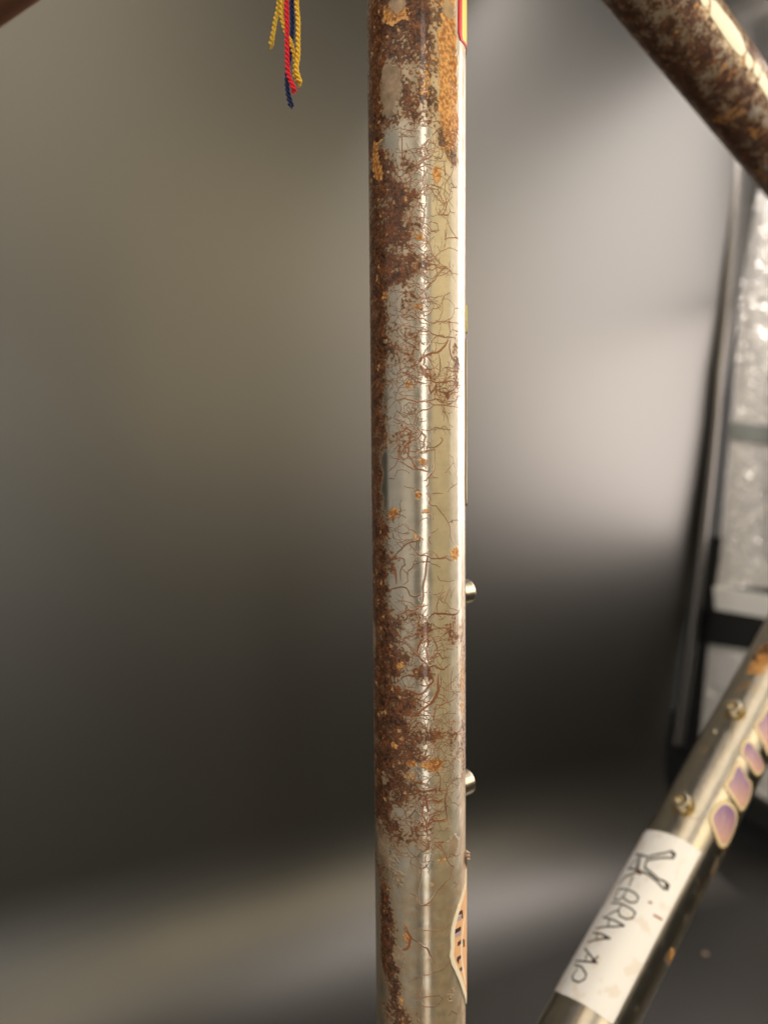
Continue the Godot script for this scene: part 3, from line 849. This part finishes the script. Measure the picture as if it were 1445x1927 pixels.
	for q in [[[858, 1716, 868, 1711, 869, 1727, 866, 1728, 866, 1719, 857, 1723], Color(0.30, 0.23, 0.27)], [[856, 1726, 866, 1721, 866, 1730, 855, 1735], Color(0.72, 0.66, 0.70)], [[854, 1748, 865, 1742, 865, 1750, 854, 1756], Color(0.28, 0.21, 0.25)],
		[[854, 1757, 865, 1751, 865, 1759, 855, 1764], Color(0.72, 0.66, 0.70)], [[859, 1772, 865, 1767, 865, 1775, 859, 1780], Color(0.30, 0.23, 0.27)], [[858, 1800, 865, 1796, 865, 1802, 862, 1805, 861, 1814, 857, 1806], Color(0.30, 0.22, 0.28)],
		[[862, 1822, 868, 1816, 868, 1822, 865, 1828], Color(0.36, 0.25, 0.33)], [[868, 1766, 872, 1768, 872, 1780, 869, 1782], Color(0.45, 0.32, 0.25)]]:
		fill_poly(im2, px_to_print(seat, box2, im2, q[0]), q[1])
	pen(im2, px_to_print(seat, box2, im2, [876, 1700, 870, 1735, 867, 1765, 866, 1790, 868, 1815, 873, 1850]), 5.0, Color(0.96, 0.90, 0.80))
	var rim := px_to_print(seat, box2, im2, [875.5, 1636, 873, 1664, 868, 1684, 861, 1704, 854, 1727, 849, 1746, 847, 1764, 847.5, 1782, 845.5, 1800, 849, 1815, 857, 1832, 864, 1848, 870, 1868, 875, 1889])
	pen(im2, rim, 14.0, Color(0.96, 0.92, 0.83))
	obj("orange_sticker", patch(seat, o2, 0.0004, box2), printed(im2, 0.45), seat_tube, "orange sticker with a white border and dark print")
	var film := StandardMaterial3D.new()
	film.albedo_color = srgb(0.42, 0.36, 0.26)
	film.roughness = 0.25
	var o3 := PackedVector2Array()
	for q in [[80.0, 628], [78.0, 700], [81.0, 770], [79.0, 840], [77.0, 930], [80.0, 953], [96.0, 960], [120.0, 900], [124.0, 760], [100.0, 626]]:
		o3.append(Vector2(deg_to_rad(q[0]), seat.hit(ray(789, q[1])).y))
	obj("clear_decal", patch(seat, o3, 0.00045), film, seat_tube)
	var o4 := PackedVector2Array()
	for q in [[84.0, 558], [82.0, 590], [84.0, 612], [100.0, 612], [104.0, 558]]:
		o4.append(Vector2(deg_to_rad(q[0]), seat.hit(ray(789, q[1])).y))
	var pale := StandardMaterial3D.new()
	pale.albedo_color = srgb(0.7, 0.62, 0.25)
	pale.roughness = 0.4
	obj("yellow_decal", patch(seat, o4, 0.0005), pale, seat_tube)
	# a curl of lacquer that has come away
	var flake := Build.new()
	var fc := seat.hit(ray(874, 1626))
	for k in 3:
		var path := PackedVector3Array()
		for j in 7:
			path.append(seat.point(deg_to_rad(76 + j * 3.0), fc.y - 0.004 + k * 0.0011 + j * 0.0006, 0.0002 + 0.0010 * sin(j * 0.5 + k * 0.6)))
		sweep(path, 0.00045, 6, flake, true)
	var skin := StandardMaterial3D.new()
	skin.albedo_color = srgb(0.5, 0.36, 0.26)
	skin.roughness = 0.5
	obj("lacquer_curl", flake.mesh(), skin, seat_tube)

	# --- top tube
	var tb := []
	blobs_on(top, [[1300, 20, 40, 30, 0.7], [1330, 110, 30, 40, 0.85], [1365, 150, 40, 30, 0.7], [1335, 60, 20, 16, 0.6], [1400, 190, 40, 26, 0.75], [1390, 240, 36, 30, 0.9], [1430, 260, 30, 40, 0.9], [1410, 170, 25, 18, 0.5], [1340, 190, 30, 20, 0.6], [1260, 60, 20, 40, 0.45], [1190, 40, 26, 30, 0.85], [1240, 100, 26, 40, 0.9], [1290, 155, 26, 40, 0.9], [1345, 220, 24, 40, 0.9], [1400, 290, 24, 40, 0.9], [1380, 60, 16, 14, 0.6], [1415, 95, 14, 12, 0.7], [1435, 130, 10, 14, 0.7]], 0, tb)  # the lower-left row darkens the underside in place of shade
	blobs_on(top, [[1310, 12, 14, 10, 0.8], [1340, 20, 10, 8], [1360, 128, 16, 10, 0.7], [1400, 118, 14, 12, 0.9], [1420, 250, 20, 20, 0.6], [1380, 135, 14, 10, 0.6]], 1, tb)
	tb.append([0.5, 0.5, 1.2, 1.2, 0, 0.46])
	tb.append([0.3, 0.5, 0.16, 1.2, 0, 0.6])  # extra dark rust along the underside, standing in for its shade
	for k in 40:
		tb.append([rng.randf(), rng.randf(), rng.randf_range(0.03, 0.1), rng.randf_range(0.02, 0.06), 0 if rng.randf() < 0.75 else 1, rng.randf_range(0.35, 0.75)])
	var ts := Strokes.new(512, 1024)
	for k in 60: wander(ts, Vector2(rng.randf() * 512, rng.randf() * 1024), rng.randf() * TAU, 6, 12, rng.randf_range(2, 3.6))
	var top_tube := obj("top_tube", pipe_mesh(top), rusty_metal(512, 1024, 31, tb, ts, 0.08, 0.15), bike)
	var cream := StandardMaterial3D.new()
	cream.albedo_color = srgb(0.86, 0.82, 0.66)
	cream.roughness = 0.3
	for q in [[1316, -1, 1327, -2, 1334, 0, 1327, 16, 1320, 9], [1336, -2, 1346, 3, 1358, 20, 1376, 42, 1389, 62, 1396, 76, 1401, 93, 1401, 97, 1393, 107, 1384, 99, 1366, 76, 1350, 52, 1334, 28], [1404, 97, 1411, 106, 1416, 118, 1413, 127, 1408, 132, 1400, 120, 1401, 106],
		[1420, 116, 1427, 125, 1430, 134, 1425, 148, 1416, 138, 1417, 126], [1432, 134, 1441, 148, 1450, 166, 1462, 190, 1456, 204, 1440, 180, 1424, 156]]:
		obj("cream_letter", patch(top, outline_on(top, q), 0.00025), cream, top_tube)
	for q in [[1470, 220, 1478, 228, 1482, 240, 1474, 250, 1465, 236], [1486, 245, 1500, 262, 1512, 285, 1500, 290, 1482, 262], [1280, -75, 1300, -52, 1312, -36, 1304, -24, 1286, -50]]:
		obj("cream_letter", patch(top, outline_on(top, q), 0.00025), cream, top_tube)

	# --- down tube
	var db := []
	blobs_on(down, [[1432, 1250, 24, 26, 0.8], [1420, 1290, 12, 14, 0.5]], 1, db)
	blobs_on(down, [[1436, 1232, 20, 24, 0.9], [1400, 1290, 10, 18, 0.6], [1325, 1410, 6, 8, 0.5], [1345, 1640, 10, 30, 0.5], [1260, 1800, 10, 30, 0.7]], 0, db)
	blobs_on(down, [[1262, 1797, 9, 24, 0.8]], 1, db)
	for k in 30:
		db.append([fposmod(rng.randf_range(0.72, 1.2), 1.0), rng.randf(), rng.randf_range(0.03, 0.08), rng.randf_range(0.02, 0.07), 0 if rng.randf() < 0.75 else 1, rng.randf_range(0.4, 0.9)])
	var dst := Strokes.new(512, 1024)
	for k in 10: wander(dst, Vector2(rng.randf() * 512, rng.randf() * 1024), rng.randf() * TAU, 5, 10, 1.8)
	var down_tube := obj("down_tube", pipe_mesh(down), rusty_metal(512, 1024, 51, db, dst, 0.2, 0.05), bike)
	var inward := -(d - down_dir * d.dot(down_dir)).normalized()
	for q in [[1377, 1329], [1281, 1509]]:
		var c: Vector3 = in_plane.call(q[0], q[1])
		var along := (c - down.p0).dot(down.a)
		hex_bolt(down.p0 + down.a * along + inward * (down.r + 0.0008), inward, "bottle_bolt", down_tube, steel)
		var brass := StandardMaterial3D.new()
		brass.albedo_color = srgb(0.55, 0.40, 0.16)
		brass.metallic = 0.8
		brass.roughness = 0.35
		obj("brazed_boss", ring(down.p0 + down.a * along + inward * (down.r - 0.0008), inward, 0.003, 0.0054, 0.001), brass, down_tube)
	var rivet := down.hit(ray(1344, 1377))
	var rb := Build.new()
	var rings := 6
	for j in rings + 1:
		var lat := PI / 2 * j / rings
		for i in 13:
			var c := (down.side * cos(TAU * i / 12) * 1.0 + down.a * sin(TAU * i / 12)) * cos(lat) + down.normal(rivet.x) * sin(lat)
			rb.add(down.point(rivet.x, rivet.y) + c * 0.0012, c)
	for j in rings:
		for i in 12:
			var k := j * 13 + i
			rb.quad(k, k + 1, k + 14, k + 13)
	obj("rivet", rb.mesh(), steel, down_tube)
	# the paper label with its hand lettering
	var ol := outline_on(down, [1222, 1563, 1240, 1565, 1262, 1571, 1290, 1584, 1318, 1604, 1268, 1700, 1215, 1804, 1152, 1927, 1140, 1920, 1110, 1898, 1078, 1880, 1056, 1871])
	ol.append(Vector2(deg_to_rad(-112), ol[11].y - 0.002))
	ol.append(Vector2(deg_to_rad(-112), ol[0].y - 0.002))
	var boxl := bounds_of(ol)
	var iml := print_image(down, boxl, 640, 1024, Color(0.94, 0.945, 0.95))
	var soil := FastNoiseLite.new()
	soil.seed = 9
	soil.frequency = 0.006
	soil.fractal_octaves = 4
	for y in 1024:
		for x in 640:
			var q := clampf(soil.get_noise_2d(x, y) * 0.9 - 0.2, 0, 0.14)
			iml.set_pixel(x, y, Color(0.94, 0.945, 0.95).lerp(Color(0.74, 0.58, 0.42), q))
	var ink := Color(0.07, 0.06, 0.06)
	var z := func(top_y: float, list: Array) -> PackedVector2Array:
		var pts := []
		for k in range(0, list.size(), 2):
			pts.append(1040.0 + list[k] / 5.16); pts.append(top_y + list[k + 1] / 5.16)
		return px_to_print(down, boxl, iml, pts)
	for q in [[805, 302, 920, 328, 1100, 285, 1150, 268, 1185, 300, 1165, 338, 1100, 332, 910, 360, 890, 430, 1020, 540, 1085, 565, 1122, 600, 1110, 640, 1070, 632, 1020, 575, 930, 500, 870, 470], [832, 320, 810, 430], [850, 330, 830, 440], [730, 440, 800, 447, 850, 470], [800, 355, 740, 440], [800, 480, 690, 530, 645, 590]]:
		pen(iml, z.call(1550.0, q), 6.0, ink)
	for q in [[1160, 290, 1172, 305], [1098, 600, 1106, 618]]: pen(iml, z.call(1550.0, q), 11.0, ink, 0.85)
	pen(iml, z.call(1550.0, [820, 462, 850, 480]), 13.0, Color(0.35, 0.22, 0.14), 0.9)
	for q in [[775, 520, 740, 610], [640, 640, 720, 640, 800, 680, 830, 720, 810, 765, 750, 770, 700, 740, 685, 710, 715, 655], [690, 700, 655, 740, 600, 744], [640, 640, 595, 744], [572, 776, 660, 780, 760, 830, 800, 870, 770, 920, 710, 930, 650, 900, 635, 850, 660, 800], [630, 845, 560, 875, 510, 912]]:
		pen(iml, z.call(1550.0, q), 4.6, ink)
	for q in [[490, 140, 600, 170, 690, 220, 600, 230, 425, 248], [548, 160, 535, 230], [635, 188, 690, 222, 640, 224], [390, 290, 470, 300, 555, 345, 470, 350, 345, 383], [432, 300, 420, 358], [500, 322, 550, 345, 500, 346], [312, 440, 350, 490, 425, 580, 320, 570, 222, 565], [332, 500, 315, 570], [435, 522, 402, 552], [425, 580, 385, 555],
		[215, 602, 280, 620, 325, 690, 310, 740, 250, 770, 200, 750, 190, 710, 240, 640]]:
		pen(iml, z.call(1700.0, q), 4.6, ink)
	for q in [[930, 765, 955, 770], [980, 890, 1050, 930]]: pen(iml, z.call(1550.0, q), 6.0, Color(0.6, 0.4, 0.28), 0.5)
	obj("paper_label", patch(down, ol, 0.00025, boxl), printed(iml, 0.4), down_tube, "white paper label lettered by hand")
	# the printed letters on the far side of the tube
	var layer := 0
	for q in [[595, 700, 640, 650, 699, 560, 760, 600, 770, 800, 705, 930, 650, 830], [490, 870, 530, 860, 580, 930, 620, 1000, 650, 1080, 600, 1130, 560, 1100, 500, 1000, 465, 960],
		[420, 1070, 470, 1130, 490, 1180, 530, 1240, 515, 1350, 470, 1430, 430, 1420, 330, 1260, 370, 1180], [280, 1420, 340, 1430, 390, 1500, 380, 1620, 330, 1740, 270, 1770, 230, 1690, 190, 1560, 220, 1480]]:
		var pts := []
		for k in range(0, q.size(), 2):
			pts.append(1300.0 + q[k] / 4.82); pts.append(1220.0 + q[k + 1] / 4.82)
		var core := smooth_outline(outline_on(down, pts))
		var c := bounds_of(core).get_center()
		var o := PackedVector2Array()
		for p in core: o.append(c + (p - c) * 1.22)
		var bx := bounds_of(o)
		var im := print_image(down, bx, 160, 160, Color(0.88, 0.82, 0.66))
		var inner := PackedVector2Array()
		var rim2 := PackedVector2Array()
		for p in core: inner.append((p - bx.position) / bx.size * 160.0)
		for p in o: rim2.append((c + (p - c) * 0.97 - bx.position) / bx.size * 160.0)
		rim2.append(rim2[0])
		pen(im, rim2, 2.0, Color(0.66, 0.56, 0.40), 0.5)
		fill_poly(im, inner, Color(0.52, 0.41, 0.58), Color(0.82, 0.66, 0.60), Vector2(50, 30), Vector2(110, 120))
		for k in 6:
			var sx := rng.randf_range(40, 110)
			pen(im, PackedVector2Array([Vector2(sx, rng.randf_range(40, 70)), Vector2(sx + 22, rng.randf_range(90, 120))]), 1.0, Color(0.8, 0.68, 0.7), 0.5)
		layer += 1
		obj("purple_letter", patch(down, o, 0.0002 + 0.00008 * layer, bx), printed(im, 0.35), down_tube)

	# --- the rest of the frame, mostly outside the picture
	var plain_steel := StandardMaterial3D.new()
	plain_steel.albedo_color = srgb(0.34, 0.25, 0.19)
	plain_steel.metallic = 0.5
	plain_steel.roughness = 0.4
	var bb := Pipe.new(crank - pn * 0.034, crank + pn * 0.034, 0.0205)
	obj("bottom_bracket_shell", pipe_mesh(bb), plain_steel, bike)
	var stay_far := on_plane(0, -2, Vector3(0, 0, -0.30), Vector3(0, 0, 1))
	var stay_top := cluster + s_dir * 0.004 - pn * 0.012
	var stay := Pipe.new(stay_top, stay_top + (stay_far - stay_top) * 1.9, 0.0072)
	var brown := StandardMaterial3D.new()
	brown.albedo_color = srgb(0.13, 0.055, 0.03)
	brown.roughness = 0.5
	obj("seat_stay", pipe_mesh(stay), brown, bike)

# ---------------------------------------------------------------- small things

func yarn() -> void:
	var t := thing("yarn_tassel", "five twisted yellow, red and navy yarn ends hanging left of the upright tube", "yarn tassel", ray(545, -300) * 0.222)
	var strands := [
		["yellow_strand", "yellow strand, shortest of the five", 0.228, [545, -300, 530, -120, 525, 0, 518, 40, 510, 86], Color(0.62, 0.40, 0.04), 0.62],
		["yellow_strand", "", 0.2225, [545, -300, 536, -100, 531, 0, 530, 30, 537, 60, 546, 76, 552, 97, 556, 118, 555, 140, 563, 158], Color(0.72, 0.45, 0.04), 0.58],
		["red_strand", "red strand in front of the others", 0.219, [545, -300, 540, -100, 539.5, 0, 540, 60, 540.5, 110, 543, 140, 550, 160, 554, 172], Color(0.62, 0.012, 0.03), 0.64],
		["navy_strand", "navy blue strand, longest of the five", 0.2245, [545, -300, 551, -100, 549, 0, 550, 50, 547, 95, 542, 125, 540, 150, 542, 175, 548, 199], Color(0.004, 0.016, 0.085), 0.62],
		["yellow_strand", "", 0.2205, [545, -300, 556, -100, 558, 0, 561, 40, 561, 80, 561, 105, 558, 128, 562, 148, 566, 156], Color(0.74, 0.47, 0.045), 0.62],
	]
	for q in strands:
		var curve := Curve3D.new()
		var pts: Array = q[3]
		var way := PackedVector3Array()
		for k in range(0, pts.size(), 2): way.append(ray(pts[k], pts[k + 1]) * (float(q[2]) if k > 0 else 0.222))
		for k in way.size():
			var slope := (way[mini(k + 1, way.size() - 1)] - way[maxi(k - 1, 0)]) / 6.0
			curve.add_point(way[k], -slope, slope)
		curve.bake_interval = 0.0002
		var b := Build.new()
		var rad: float = float(q[5]) * 0.001
		var n := int(curve.get_baked_length() / 0.00022)
		var twist := rng.randf() * TAU
		for ply in 2:
			var path := PackedVector3Array()
			for j in n + 1:
				var l := curve.get_baked_length() * j / n
				var p := curve.sample_baked(l)
				var w := twist + TAU * ply / 2.0 - l * TAU / 0.0031
				var open := 1.0 + 0.5 * smoothstep(0.94, 1.0, float(j) / n)
				path.append(p + (Vector3(1, 0, 0) * cos(w) + Vector3(0, 0, 1) * sin(w)) * rad * 0.62 * open)
			sweep(path, rad * 0.62, 8, b)
		# loose fibres along the strand and at its cut end
		for k in 26:
			var l := curve.get_baked_length() * (rng.randf_range(0.55, 1.0) if k > 9 else 0.995)
			var p := curve.sample_baked(l)
			var dir := Vector3(rng.randf_range(-1, 1), -0.6 if k > 9 else -2.2, rng.randf_range(-1, 1)).normalized()
			var path := PackedVector3Array()
			for j in 5:
				path.append(p + dir * (rad * 0.7 + j * 0.00022) + Vector3(rng.randf_range(-1, 1), rng.randf_range(-1, 1), 0) * 0.00008)
			sweep(path, 0.00006 if k > 9 else 0.00012, 4, b, true)
		var m := StandardMaterial3D.new()
		m.albedo_color = (q[4] as Color).linear_to_srgb()
		m.roughness = 0.95
		m.rim_enabled = true
		m.rim = 0.4
		obj(q[0], b.mesh(), m, t, q[1])

func crumb() -> void:
	var d := ray(1326, 1797)
	var at := d * (FLOOR_Y / d.y)
	var b := Build.new()
	var n := FastNoiseLite.new()
	n.seed = 3
	n.frequency = 0.9
	for j in 9:
		var lat := PI * j / 8 - PI / 2
		for i in 15:
			var c := Vector3(cos(lat) * cos(TAU * (i % 14) / 14), sin(lat), cos(lat) * sin(TAU * (i % 14) / 14))
			b.add(at + Vector3(0, 0.0012, 0) + c * Vector3(0.0024, 0.0014, 0.0017) * (1.0 + 0.5 * n.get_noise_3dv(c)), c)
	for j in 8:
		for i in 14:
			var k := j * 15 + i
			b.quad(k, k + 1, k + 16, k + 15)
	var m := StandardMaterial3D.new()
	m.albedo_color = srgb(0.5, 0.36, 0.3)
	m.roughness = 0.8
	var o := obj("crumb", b.mesh(), m, self)
	tag(o, "small pale crumb lying on the black floor beside the slanting tube", "crumb")
